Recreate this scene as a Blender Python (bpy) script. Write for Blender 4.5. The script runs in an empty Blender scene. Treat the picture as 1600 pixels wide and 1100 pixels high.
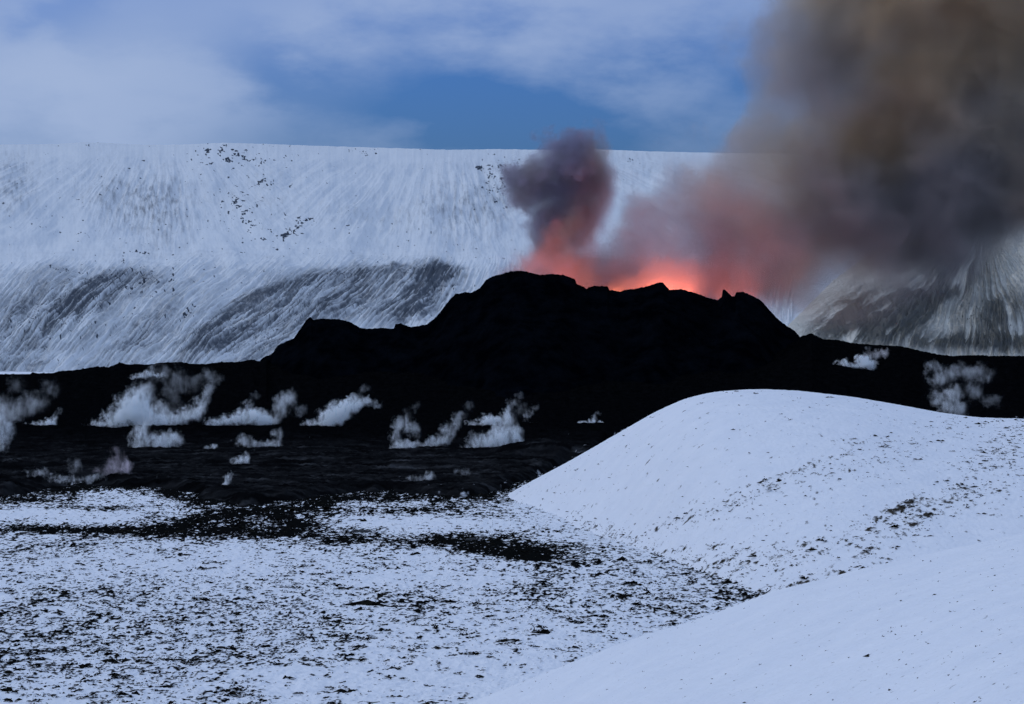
import bpy, math
import numpy as np

# ------------------------------------------------------------------ camera, sky, sun, exposure
sc = bpy.context.scene
W, HPX, F, HC = 1600.0, 1100.0, 3764.0, 40.0          # photo size, focal length in its pixels, eye height (m)
PITCH = math.atan(50.0 / F)
cam_d = bpy.data.cameras.new("camera"); cam = bpy.data.objects.new("camera", cam_d)
sc.collection.objects.link(cam); sc.camera = cam
cam_d.sensor_fit = 'HORIZONTAL'; cam_d.sensor_width = 36.0
cam_d.lens = 36.0 * F / W
cam_d.clip_start = 1.0; cam_d.clip_end = 60000.0
cam.location = (0, 0, HC); cam.rotation_euler = (math.pi / 2 - PITCH, 0, 0)

SUN_EL, SUN_AZ = math.radians(26), math.radians(-80)     # weak light through cloud, from the front left
world = bpy.data.worlds.new("World"); sc.world = world; world.use_nodes = True
def sky_nodes():
    nt = world.node_tree; N = nt.nodes; L = nt.links; N.clear()
    out = N.new('ShaderNodeOutputWorld'); bg = N.new('ShaderNodeBackground')
    L.new(bg.outputs[0], out.inputs[0])
    sky = N.new('ShaderNodeTexSky'); sky.sky_type = 'NISHITA'; sky.sun_disc = False
    sky.sun_elevation = SUN_EL; sky.sun_rotation = SUN_AZ
    sky.air_density = 1.6; sky.dust_density = 1.0; sky.ozone_density = 3.0
    tc = N.new('ShaderNodeTexCoord')
    sep = N.new('ShaderNodeSeparateXYZ'); L.new(tc.outputs['Generated'], sep.inputs[0])
    def m(op, a, b=None, c=None, clamp=False):
        n = N.new('ShaderNodeMath'); n.operation = op; n.use_clamp = clamp
        for i, v in enumerate((a, b, c)):
            if v is None: continue
            if isinstance(v, (int, float)): n.inputs[i].default_value = v
            else: L.new(v, n.inputs[i])
        return n.outputs[0]
    # cloud banks: broad noise over direction plus a few banks standing at given headings
    nz = N.new('ShaderNodeTexNoise'); nz.inputs['Scale'].default_value = 12; nz.inputs['Detail'].default_value = 7; nz.inputs['Roughness'].default_value = .56
    mp = N.new('ShaderNodeMapping'); mp.inputs['Scale'].default_value = (1, 1, 2.2); mp.inputs['Location'].default_value = (.35, .1, .6)
    L.new(tc.outputs['Generated'], mp.inputs[0]); L.new(mp.outputs[0], nz.inputs['Vector'])
    az = m('ARCTAN2', sep.outputs[0], sep.outputs[1])
    el = m('ARCSINE', sep.outputs[2])
    wob = m('MULTIPLY', m('SUBTRACT', nz.outputs[0], .5), .14)
    azw = m('ADD', az, wob); elw = m('ADD', el, m('MULTIPLY', wob, .6))
    def bank(px, py, rx, ry, w):
        a0 = math.atan((px - 800) / F); e0 = (500 - py) / F
        dx = m('DIVIDE', m('SUBTRACT', azw, a0), rx / F); dy = m('DIVIDE', m('SUBTRACT', elw, e0), ry / F)
        d2 = m('ADD', m('MULTIPLY', dx, dx), m('MULTIPLY', dy, dy))
        return m('MULTIPLY', m('EXPONENT', m('MULTIPLY', d2, -1.0)), w)
    acc = None
    for b in SKY_BANKS:
        v = bank(*b); acc = v if acc is None else m('ADD', acc, v)
    cov = m('ADD', m('MULTIPLY', m('SUBTRACT', nz.outputs[0], .5), .32), m('ADD', acc, .50))
    cov = m('ADD', cov, m('MULTIPLY', m('SUBTRACT', el, .13), 2.2, clamp=True))   # cloud closes overhead
    cov = m('ADD', m('MULTIPLY', m('SUBTRACT', cov, .5), .8), .5)
    cov = m('MAXIMUM', m('MINIMUM', cov, 1.0), 0.0)
    skc = N.new('ShaderNodeMix'); skc.data_type = 'RGBA'; skc.blend_type = 'MULTIPLY'; skc.inputs[0].default_value = 1
    L.new(sky.outputs[0], skc.inputs[6]); skc.inputs[7].default_value = (SKY_GAIN * .155, SKY_GAIN * .37, SKY_GAIN * 1.18, 1)
    mx = N.new('ShaderNodeMix'); mx.data_type = 'RGBA'; L.new(cov, mx.inputs[0]); L.new(skc.outputs[2], mx.inputs[6])
    mx.inputs[7].default_value = CLOUD_COL
    # overcast gets brighter towards the zenith
    up = m('ADD', 1.0, m('MULTIPLY', m('MAXIMUM', m('SUBTRACT', sep.outputs[2], .15), 0.0), ZENITH))
    L.new(mx.outputs[2], bg.inputs[0]); L.new(m('MULTIPLY', up, .1), bg.inputs[1])
SKY_GAIN = 1.08
CLOUD_COL = (3.7, 4.7, 6.9, 1)
ZENITH = .25
SKY_BANKS = [(110, 150, 320, 120, .60), (430, 105, 110, 60, -.42), (640, 210, 420, 85, -.62), (960, 160, 300, 130, -.42), (700, 120, 240, 60, -.18),
             (760, 0, 260, 55, .45), (120, 10, 80, 50, -.30), (1090, 30, 90, 90, .15), (300, 200, 140, 40, .25)]
sky_nodes()
sun_d = bpy.data.lights.new("sun", 'SUN'); sun = bpy.data.objects.new("sun", sun_d); sc.collection.objects.link(sun)
sun_d.energy = .66; sun_d.angle = math.radians(12); sun_d.color = (1.0, .97, .93)
sun.rotation_euler = (math.pi / 2 - SUN_EL, 0, -SUN_AZ + math.pi)
# the sun stands at heading SUN_AZ (from +Y, clockwise), so its rays run the opposite way
from mathutils import Vector
sd = Vector((math.sin(SUN_AZ) * math.cos(SUN_EL), math.cos(SUN_AZ) * math.cos(SUN_EL), math.sin(SUN_EL)))
sun.rotation_euler = sd.to_track_quat('Z', 'Y').to_euler()

vs = sc.view_settings
sc.display_settings.display_device = 'sRGB'
vs.view_transform = 'Standard'; vs.look = 'None'; vs.gamma = 1.0; vs.exposure = 0.0; vs.use_curve_mapping = False
cy = sc.cycles
cy.use_denoising = True
try: cy.denoiser = 'OPENIMAGEDENOISE'
except Exception: pass
cy.max_bounces = 14; cy.diffuse_bounces = 2; cy.glossy_bounces = 1; cy.transmission_bounces = 0
cy.volume_bounces = 12; cy.transparent_max_bounces = 48
cy.volume_step_rate = 1.0; cy.volume_max_steps = 256
cy.use_adaptive_sampling = True; cy.adaptive_threshold = .04; cy.adaptive_min_samples = 16
cy.sample_clamp_indirect = 6

# ------------------------------------------------------------------ helpers
rng = np.random.default_rng(7)
def hsh(ix, iy, seed):
    h = (ix.astype(np.int64) * 374761393 + iy.astype(np.int64) * 668265263 + seed * 2147483647) & 0xffffffff
    h = ((h ^ (h >> 13)) * 1274126177) & 0xffffffff
    h = ((h ^ (h >> 16)) * 2246822519) & 0xffffffff
    return ((h ^ (h >> 15)) & 0xffffff) / float(0xffffff)
def vnoise(x, y, seed=0):
    x0 = np.floor(x); y0 = np.floor(y); fx = x - x0; fy = y - y0
    ux = fx * fx * fx * (fx * (fx * 6 - 15) + 10); uy = fy * fy * fy * (fy * (fy * 6 - 15) + 10)
    def g(i, j):
        a = hsh(x0 + i, y0 + j, seed) * 2 * np.pi
        return np.cos(a) * (fx - i) + np.sin(a) * (fy - j)
    a = g(0, 0) * (1 - ux) + g(1, 0) * ux; b = g(0, 1) * (1 - ux) + g(1, 1) * ux
    return (a * (1 - uy) + b * uy) * 1.5          # about -1..1
def fbm(x, y, o=4, seed=0, gain=.5, lac=2.03):
    s = 0; a = 1; t = 0
    for i in range(o):
        s = s + a * vnoise(x, y, seed + i * 17); t += a; a *= gain; x = x * lac + 11.3; y = y * lac + 5.7
    return s / t
def ridged(x, y, o=4, seed=0, gain=.5):
    s = 0; a = 1; t = 0
    for i in range(o):
        s = s + a * (1 - 2 * np.abs(vnoise(x, y, seed + i * 31))); t += a; a *= gain; x = x * 2.07 + 3.1; y = y * 2.07 + 9.2
    return s / t
def sstep(a, b, x):
    t = np.clip((x - a) / (b - a), 0, 1); return t * t * (3 - 2 * t)
CP, SP = math.cos(PITCH), math.sin(PITCH)
def world_at(px, py, Y):
    a = (px - 800) / F; b = (550 - py) / F
    t = Y / (CP + b * SP)
    return a * t, Y + 0 * a, HC + t * (b * CP - SP)
def pixel_of(X, Y, Z):
    d = Y * CP - (Z - HC) * SP; u = Y * SP + (Z - HC) * CP
    return 800 + F * X / d, 550 - F * u / d
def z_for(px, py, Y): return world_at(px, py, Y)[2]
def prof(tab):
    xs = np.array([p[0] for p in tab], float); ys = np.array([p[1] for p in tab], float)
    return lambda x: np.interp(x, xs, ys)
def sprof(tab, sig):
    f = prof(tab); g = np.arange(-1200, 3200, 4.0); k = np.exp(-(np.arange(-60, 61) * 4.0 / sig) ** 2 / 2); k /= k.sum()
    v = np.convolve(np.pad(f(g), 60, mode='edge'), k, mode='valid')
    return lambda x: np.interp(x, g, v)
def gauss(px, py, cx, cy_, rx, ry, rot=0):
    dx = px - cx; dy = py - cy_
    if rot:
        c, s = math.cos(math.radians(rot)), math.sin(math.radians(rot)); dx, dy = dx * c + dy * s, -dx * s + dy * c
    return np.exp(-(dx / rx) ** 2 - (dy / ry) ** 2)

def put(o, kind=None, label=None, cat=None, group=None):
    if kind: o['kind'] = kind
    if label: o['label'] = label
    if cat: o['category'] = cat
    if group: o['group'] = group
    return o
def raw_mesh(name, co, faces_idx, nverts_per, mat, attrs=None, smooth=True):
    me = bpy.data.meshes.new(name)
    nv = len(co); nf = len(faces_idx) // nverts_per
    me.vertices.add(nv); me.vertices.foreach_set('co', np.ascontiguousarray(co, dtype=np.float32).ravel())
    me.loops.add(len(faces_idx)); me.loops.foreach_set('vertex_index', faces_idx.astype(np.int32))
    me.polygons.add(nf); me.polygons.foreach_set('loop_start', np.arange(nf, dtype=np.int32) * nverts_per)
    try: me.polygons.foreach_set('loop_total', np.full(nf, nverts_per, dtype=np.int32))
    except Exception: pass
    if smooth: me.polygons.foreach_set('use_smooth', np.ones(nf, dtype=bool))
    for k, v in (attrs or {}).items():
        at = me.attributes.new(k, 'FLOAT', 'POINT'); at.data.foreach_set('value', np.ascontiguousarray(v, dtype=np.float32).ravel())
    me.update(calc_edges=True); me.validate()
    if mat: me.materials.append(mat)
    o = bpy.data.objects.new(name, me); sc.collection.objects.link(o)
    return o
def grid_mesh(name, X, Y, Z, mat, attrs=None):
    r, c = X.shape
    i = np.arange(r * c).reshape(r, c)
    f = np.stack([i[:-1, :-1], i[:-1, 1:], i[1:, 1:], i[1:, :-1]], -1).reshape(-1)
    return raw_mesh(name, np.stack([X, Y, Z], -1).reshape(-1, 3), f, 4, mat, attrs)

# ------------------------------------------------------------------ materials
def new_mat(name):
    m = bpy.data.materials.new(name); m.use_nodes = True
    nt = m.node_tree; b = nt.nodes['Principled BSDF']
    return m, nt, b
def noise(nt, scale, detail=4, vec=None, rough=.5, dist=0):
    n = nt.nodes.new('ShaderNodeTexNoise'); n.inputs['Scale'].default_value = scale; n.inputs['Detail'].default_value = detail
    n.inputs['Roughness'].default_value = rough; n.inputs['Distortion'].default_value = dist
    if vec: nt.links.new(vec, n.inputs['Vector'])
    return n
def math_n(nt, op, a, b=None, clamp=False):
    n = nt.nodes.new('ShaderNodeMath'); n.operation = op; n.use_clamp = clamp
    for i, v in enumerate((a, b)):
        if v is None: continue
        if isinstance(v, (int, float)): n.inputs[i].default_value = v
        else: nt.links.new(v, n.inputs[i])
    return n.outputs[0]
def snow_material(name, snow, rock, fine, amp, lo, hi, ripple, bump, rock2=None):
    m, nt, b = new_mat(name); L = nt.links
    geo = nt.nodes.new('ShaderNodeNewGeometry')
    at = nt.nodes.new('ShaderNodeAttribute'); at.attribute_name = 'rock'
    n1 = noise(nt, fine, 5, geo.outputs['Position'], .6)
    v = math_n(nt, 'ADD', at.outputs['Fac'], math_n(nt, 'MULTIPLY', math_n(nt, 'SUBTRACT', n1.outputs[0], .5), amp))
    mr = nt.nodes.new('ShaderNodeMapRange'); mr.interpolation_type = 'SMOOTHSTEP'
    mr.inputs['From Min'].default_value = lo; mr.inputs['From Max'].default_value = hi; L.new(v, mr.inputs['Value'])
    n2 = noise(nt, fine * .07, 4, geo.outputs['Position'])
    s1 = nt.nodes.new('ShaderNodeMix'); s1.data_type = 'RGBA'
    L.new(n2.outputs[0], s1.inputs[0]); s1.inputs[6].default_value = (snow[0] * .90, snow[1] * .92, snow[2] * .95, 1); s1.inputs[7].default_value = (min(snow[0] * 1.06, .9), min(snow[1] * 1.05, .9), min(snow[2] * 1.04, .92), 1)
    r1 = nt.nodes.new('ShaderNodeMix'); r1.data_type = 'RGBA'
    L.new(n1.outputs[0], r1.inputs[0]); r1.inputs[6].default_value = (*rock, 1); r1.inputs[7].default_value = (*(rock2 or tuple(c * 1.8 for c in rock)), 1)
    mx = nt.nodes.new('ShaderNodeMix'); mx.data_type = 'RGBA'
    L.new(mr.outputs[0], mx.inputs[0]); L.new(s1.outputs[2], mx.inputs[6]); L.new(r1.outputs[2], mx.inputs[7])
    L.new(mx.outputs[2], b.inputs['Base Color'])
    b.inputs['Roughness'].default_value = .9; b.inputs['Specular IOR Level'].default_value = .0
    mp = nt.nodes.new('ShaderNodeMapping'); mp.inputs['Scale'].default_value = (1, 1.6, 1); mp.inputs['Rotation'].default_value = (0, 0, .35)
    L.new(geo.outputs['Position'], mp.inputs[0])
    n3 = noise(nt, ripple, 5, mp.outputs[0], .62, .6)
    bp = nt.nodes.new('ShaderNodeBump'); bp.inputs['Strength'].default_value = 1.0; bp.inputs['Distance'].default_value = bump
    L.new(n3.outputs[0], bp.inputs['Height']); L.new(bp.outputs[0], b.inputs['Normal'])
    return m
def rock_material(name, c0, c1, scale, rough=.85, bump=.3, spec=.2, dust=None):
    m, nt, b = new_mat(name); L = nt.links
    geo = nt.nodes.new('ShaderNodeNewGeometry')
    n1 = noise(nt, scale, 6, geo.outputs['Position'], .65)
    cr = nt.nodes.new('ShaderNodeMapRange'); cr.inputs['From Min'].default_value = .38; cr.inputs['From Max'].default_value = .68
    L.new(n1.outputs[0], cr.inputs[0])
    mx = nt.nodes.new('ShaderNodeMix'); mx.data_type = 'RGBA'; L.new(cr.outputs[0], mx.inputs[0])
    mx.inputs[6].default_value = (*c0, 1); mx.inputs[7].default_value = (*c1, 1)
    col = mx.outputs[2]
    if dust:        # snow and frost lying on the rock
        at = nt.nodes.new('ShaderNodeAttribute'); at.attribute_name = 'dust'
        md = nt.nodes.new('ShaderNodeMix'); md.data_type = 'RGBA'; L.new(at.outputs['Fac'], md.inputs[0]); L.new(col, md.inputs[6]); md.inputs[7].default_value = (*dust, 1)
        col = md.outputs[2]
    L.new(col, b.inputs['Base Color']); b.inputs['Roughness'].default_value = rough; b.inputs['Specular IOR Level'].default_value = spec
    n2 = noise(nt, scale * 3, 6, geo.outputs['Position'], .7)
    bp = nt.nodes.new('ShaderNodeBump'); bp.inputs['Strength'].default_value = 1; bp.inputs['Distance'].default_value = bump
    L.new(n2.outputs[0], bp.inputs['Height']); L.new(bp.outputs[0], b.inputs['Normal'])
    return m
M_SNOW = snow_material('plain_snow', (.76, .79, .83), (.0012, .0013, .0016), 2.6, .85, .36, .68, .8, .22, (.008, .009, .009))
M_HILL = snow_material('hill_snow', (.76, .79, .83), (.012, .013, .014), 3.2, .70, .30, .68, .9, .20, (.07, .06, .045))
M_MTN = snow_material('mountain_snow', (.65, .69, .72), (.022, .032, .046), .12, .16, .03, 1.0, .05, .5, (.085, .10, .125))
M_RMTN = snow_material('ash_dusted_snow', (.60, .59, .53), (.03, .045, .065), .12, .16, .03, 1.0, .05, .5, (.14, .13, .10))
M_LAVA = rock_material('lava_rock', (.0005, .0007, .0012), (.003, .0034, .0042), .35, 1.0, .5, .0, (.70, .74, .80))
M_CONE = rock_material('cone_rock', (.0003, .0006, .0014), (.0022, .0034, .0056), .10, 1.0, .6, .0)
M_SCRUB = rock_material('scrub_dark', (.002, .002, .0025), (.022, .021, .016), 1.5, 1.0, .02, .0)
M_STONE = rock_material('dark_stone', (.012, .014, .018), (.04, .045, .05), 1.2, .8, .1)
M_PALE = rock_material('frosted_stone', (.10, .11, .12), (.3, .32, .35), 1.5, .8, .1)

# ------------------------------------------------------------------ snow plain
FRONT = prof([(-900, 790), (0, 782), (60, 775), (120, 768), (150, 762), (215, 763), (250, 768), (285, 778), (320, 792), (380, 806), (440, 800), (480, 788), (560, 780), (640, 779), (760, 776), (800, 764), (860, 742), (960, 690), (1040, 670), (2500, 670)])
def plain_amount(px, py):
    """how much dark scrub and clinker shows through the snow"""
    a = .20 + 0 * px
    a += .10 * gauss(px, py, 250, 960, 500, 70) + .10 * gauss(px, py, 150, 1010, 300, 50) + .12 * gauss(px, py, 80, 850, 160, 25)
    a += .42 * gauss(px, py, 120, 828, 210, 8, 1) + .75 * gauss(px, py, 365, 820, 120, 17) + .36 * gauss(px, py, 540, 842, 130, 11, 4) + .5 * gauss(px, py, 420, 800, 80, 14)
    a += .9 * gauss(px, py, 775, 855, 85, 13, 4) + .55 * gauss(px, py, 830, 868, 60, 8) + .6 * gauss(px, py, 915, 881, 30, 4)
    a += .35 * gauss(px, py, 110, 795, 90, 5) + .3 * gauss(px, py, 650, 800, 150, 10) + .25 * gauss(px, py, 720, 840, 120, 12)
    a += .12 * gauss(px, py, 1130, 900, 170, 34) + .10 * gauss(px, py, 980, 930, 200, 40) + .12 * gauss(px, py, 1180, 925, 60, 20, -20)
    a -= .14 * gauss(px, py, 330, 885, 120, 14) + .16 * gauss(px, py, 700, 905, 180, 10) + .1 * gauss(px, py, 480, 1060, 200, 30) + .22 * gauss(px, py, 60, 800, 90, 14) + .12 * gauss(px, py, 620, 815, 120, 8)
    a -= .14 * sstep(930, 1080, py) * sstep(350, 800, px)
    edge = (FRONT(px) - py)                      # towards the lava front snow thins out
    a += .55 * np.exp(-np.clip(-edge, 0, None) / 9.0)
    return a
def plain_z(X, Y):
    return 1.1 * fbm(X / 95, Y / 95, 3, 3) + .35 * fbm(X / 16, Y / 16, 3, 8)
def build_ground():
    py = np.concatenate([np.linspace(1240, 1105, 40), np.linspace(1104, 700, 760)])
    pc = np.concatenate([np.linspace(-700, -12, 90), np.linspace(-10, 1330, 1260), np.linspace(1345, 2400, 60)])
    Yr = HC * F / (py - 500.0)
    Yg, Pg = np.meshgrid(Yr, pc, indexing='ij'); X = (Pg - 800) / F * Yg
    Z = plain_z(X, Yg)
    px, pyy = pixel_of(X, Yg, Z)
    A = np.minimum(plain_amount(px, pyy), .70 + .2 * gauss(px, pyy, 780, 856, 80, 14, 4)) - .025 + .38 * fbm(X / 9, Yg / 26, 3, 61) + .16 * fbm(X / 30, Yg / 70, 2, 66)
    n = .5 * fbm(X / 2.0, Yg / 3.2, 3, 21) + .35 * vnoise(X / .45, Yg / 1.0, 24) + .5 * ridged(X / 3.4 + .4 * vnoise(X / 5, Yg / 5, 5), Yg / 6.5, 3, 33) * .6 + .35 * vnoise(X / .9, Yg / 1.8, 44)
    R = np.clip(.5 + (n - (.62 - 1.15 * A)) * 1.1, 0, 1)
    Z = Z + .16 * R + .16 * vnoise(X / 1.3, Yg / 1.8, 71) + .22 * fbm(X / 4, Yg / 5, 3, 74) + .06 * vnoise(X / .5, Yg / .7, 72)
    o = grid_mesh('ground', X, Yg, Z, M_SNOW, {'rock': R}); put(o, 'structure')
    return o
ground = build_ground()
def far_ground():
    s = 30000.0
    n = 60
    g = np.linspace(-1, 1, n); g = np.sign(g) * np.abs(g) ** 3 * s
    X, Y = np.meshgrid(g, g); Z = -4 + 0 * X
    o = grid_mesh('snowfield', X, Y, Z, M_SNOW, {'rock': 0 * X + .2}); put(o, 'structure')
far_ground()

# ------------------------------------------------------------------ snow hill, right of the middle
HCREST = sprof([(600, 900), (700, 842), (760, 798), (800, 770), (850, 743), (900, 716), (960, 681), (1020, 646), (1070, 623), (1120, 612), (1180, 608), (1250, 611), (1330, 620), (1400, 632), (1470, 645), (1530, 653), (1600, 655), (1700, 664), (1850, 700), (2200, 800)], 12)
HY = sprof([(600, 600), (800, 545), (900, 520), (1000, 500), (1180, 480), (1600, 460), (2200, 450)], 55)
HFOOT = sprof([(600, 580), (790, 535), (850, 490), (900, 462), (1000, 412), (1100, 365), (1300, 320), (1600, 285), (2200, 260)], 45)
NCREST = sprof([(500, 1190), (640, 1135), (740, 1096), (850, 1052), (1000, 994), (1082, 971), (1155, 944), (1204, 924), (1286, 905), (1348, 888), (1409, 875), (1491, 856), (1600, 834), (1750, 805), (2200, 760)], 22)
def hill_amount(px, py):
    a = -.02 + 0 * px
    a += .30 * gauss(px, py, 1480, 790, 150, 26, -22) + .30 * gauss(px, py, 1570, 700, 80, 26, -22) + .20 * gauss(px, py, 1400, 800, 90, 14, -22)
    a += .42 * gauss(px, py, 1410, 790, 30, 7, -20) + .42 * gauss(px, py, 1440, 812, 26, 6, -30) + .55 * gauss(px, py, 1350, 866, 24, 5, -18) + .5 * gauss(px, py, 1385, 873, 12, 3)
    a += .20 * gauss(px, py, 1250, 735, 90, 7, -18) + .16 * gauss(px, py, 1330, 690, 50, 8) + .2 * gauss(px, py, 1150, 780, 130, 14, -20) + .16 * gauss(px, py, 1090, 810, 60, 12, -10)
    a += .24 * gauss(px, py, 1120, 885, 170, 34, 3) + .2 * gauss(px, py, 1250, 860, 150, 18, -8) + .3 * gauss(px, py, 950, 830, 60, 14, 20)
    a += .14 * gauss(px, py, 1380, 715, 200, 30, -20)
    a += .34 * np.exp(-(np.clip(NCREST(px) - py, 0, None) / 9.0) ** 2) * sstep(960, 1060, px) * sstep(1420, 1330, px)
    return a
def hill_z(Pg, Yg):
    Yc = HY(Pg); zc = z_for(Pg, HCREST(Pg), Yc); Yf = HFOOT(Pg)
    s = (Yg - Yf) / (Yc - Yf); sc_ = np.clip(s, 0, 1)
    shape = .45 * (1 - np.cos(np.pi * sc_)) / 2 + .55 * np.sin(np.pi / 2 * sc_)
    Z = -1.5 + (zc + 1.5) * shape
    Z = np.where(s > 1, zc - (Yg - Yc) ** 2 / 220.0, Z)
    return np.where(s < 0, -1.5 + s * 2.5, Z), sc_
def build_hill():
    pc = np.concatenate([np.linspace(640, 1610, 1000), np.linspace(1616, 2200, 60)])
    t = np.linspace(-.08, 1.5, 560)
    T, Pg = np.meshgrid(t, pc, indexing='ij')
    Yg = HFOOT(Pg) + (HY(Pg) - HFOOT(Pg)) * T; X = (Pg - 800) / F * Yg
    Z, s = hill_z(Pg, Yg)
    fade = np.clip(s * 3, 0, 1) * np.clip((1.02 - s) * 6, .15, 1)
    Z = Z + (.9 * fbm(X / 40, Yg / 45, 3, 13)) * fade + .22 * fbm(X / 7 + Yg / 20, Yg / 12, 3, 15) * fade
    px, py = pixel_of(X, Yg, Z)
    A = hill_amount(px, py)
    A = A + .05 * fbm(X / 10, Yg / 22, 3, 62)
    sp = .6 * fbm(X / .8, Yg / 1.6, 2, 91) + .4 * vnoise(X / 1.9 + Yg / 5, Yg / 3.4, 92) + .35 * ridged(X / 3.6, Yg / 7.5, 2, 93) * .6
    R = np.clip(.5 + (sp - (.66 - 1.0 * A)) * 1.0, 0, 1)
    Z = Z + .12 * R + .05 * vnoise(X / .8 + Yg / 6, Yg / 1.4, 73)
    o = grid_mesh('hill', X, Yg, Z, M_HILL, {'rock': R}); put(o, 'structure')
build_hill()

# ------------------------------------------------------------------ near slope, lower right
NY = sprof([(500, 262), (700, 250), (1000, 232), (1600, 205), (2200, 190)], 70)
NY2 = sprof([(500, 200), (700, 205), (1000, 165), (1600, 95), (2200, 80)], 70)
def near_z(Pg, Yg):
    Yc = NY(Pg); zc = z_for(Pg, NCREST(Pg), Yc); Y2 = NY2(Pg); z2 = z_for(Pg, 1135 + 0 * Pg, Y2)
    z2 = np.minimum(np.maximum(z2, zc - 6), zc + 2.5)
    t = (Yg - Y2) / (Yc - Y2)
    tc = np.clip(t, 0, 1)
    Z = z2 + (zc - z2) * tc + 1.1 * tc * (1 - tc)
    Z = np.where(t > 1, zc - (Yg - Yc) * .12 - (Yg - Yc) ** 2 / 90.0, Z)
    zn = 37.5
    return np.where(t < 0, np.minimum(z2 + (zn - z2) * sstep(0, 1, (Y2 - Yg) / (Y2 - 4)), z_for(Pg, 1160 + 0 * Pg, Yg)), Z)
def near_amount(px, py):
    a = -.04 + 0 * px
    a += .06 * gauss(px, py, 1450, 1050, 220, 40) + .1 * gauss(px, py, 1330, 1080, 60, 20) + .06 * gauss(px, py, 1560, 980, 80, 80)
    a += .25 * np.exp(-np.clip(py - NCREST(px), 0, None) / 3.0) * sstep(1500, 1200, px)
    return a
def build_near():
    pc = np.concatenate([np.linspace(480, 1610, 900), np.linspace(1616, 2200, 50)])
    t = np.concatenate([np.linspace(-1.0, -.2, 24), np.linspace(-.19, 1.05, 560), np.linspace(1.07, 1.6, 24)])
    T, Pg = np.meshgrid(t, pc, indexing='ij')
    Yg = NY2(Pg) + (NY(Pg) - NY2(Pg)) * T; Yg = np.where(T < 0, NY2(Pg) + T * (NY2(Pg) - 6), Yg); X = (Pg - 800) / F * Yg
    Z = near_z(Pg, Yg)
    Z = Z + .25 * fbm(X / 22, Yg / 26, 3, 14) * np.clip((1 - T) * 5, 0, 1)
    px, py = pixel_of(X, Yg, Z)
    A = near_amount(px, py) + .06 * fbm(X / 5, Yg / 14, 3, 63)
    sp = .6 * fbm(X / .35, Yg / .8, 2, 94) + .4 * vnoise(X / .8, Yg / 1.6, 95)
    R = np.clip(.5 + (sp - (.60 - 1.0 * A)) * 1.0, 0, 1)
    Z = Z + .05 * R + .02 * vnoise(X / .9, Yg / 1.1, 96) + .03 * vnoise(X / 2.5 + Yg / 9, Yg / 1.3, 97)
    o = grid_mesh('hill', X, Yg, Z, M_HILL, {'rock': R}); put(o, 'structure')
build_near()

# ------------------------------------------------------------------ lava field and cone
CREST_L = [(-900, 600), (-300, 590), (0, 585), (47, 585), (52, 582), (58, 584), (84, 583), (94, 580), (116, 579), (133, 576), (150, 573), (169, 574), (180, 570), (187, 567), (200, 570), (215, 569), (234, 570), (250, 567), (281, 566), (300, 569), (322, 569), (344, 566), (375, 566), (392, 562), (406, 565), (416, 560)]
CREST_C = [(425, 550), (435, 539), (447, 534), (459, 529), (465, 520), (472, 510), (478, 501), (482, 497), (486.5, 496), (489, 500), (505, 498), (530, 499), (546, 503), (555, 508), (564, 513), (578, 514), (597, 512.5), (615, 514), (618, 507), (626, 505.5), (635, 509), (642, 511), (655, 509), (667, 507), (680, 497), (690, 485), (701, 470), (712, 459), (720, 459), (728, 456), (734, 458), (744, 454), (752, 448), (760, 437), (772, 431), (787, 427.5), (798, 424), (814, 423), (830, 426.5), (845, 430), (861, 428), (881, 430), (893, 434.5), (899, 437), (901, 444), (909, 447), (917, 452), (920, 449), (928, 447), (949, 447), (952, 453), (970, 456), (976, 453), (992, 451.5), (1014, 447), (1030, 441), (1036, 441.6), (1040, 447), (1046, 453), (1065, 452), (1087, 458), (1106, 465.5), (1122, 469), (1128, 463), (1129, 453), (1132, 452), (1137, 457), (1143, 463), (1148, 463), (1150, 457), (1160.6, 456), (1176.5, 463), (1189, 469.6), (1199, 481), (1211.5, 495), (1227, 508), (1240, 516)]
CREST_R = [(1245, 515), (1256.5, 516), (1268, 521), (1287, 530.5), (1310, 531.7), (1329, 536), (1359.5, 539), (1382, 540), (1405, 541), (1424, 544.7), (1443.5, 549.6), (1462.6, 553.4), (1485, 556.5), (1531, 555), (1546.6, 556.5), (1600, 556.5), (2000, 566), (2600, 585)]
CREST = prof(CREST_L + CREST_C + CREST_R)
CREST_LOW = prof(CREST_L + [(420, 566), (700, 560), (1000, 552), (1200, 540), (1240, 530)] + CREST_R[2:])
YCR = 1200.0
LEDGE_Y = 812.0
LEDGE2 = prof([(-900, 716), (0, 714), (150, 708), (300, 706), (430, 702), (480, 700), (560, 704), (620, 706), (700, 703), (760, 703), (830, 692), (860, 690), (930, 700), (1100, 715), (2600, 720)])
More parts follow.
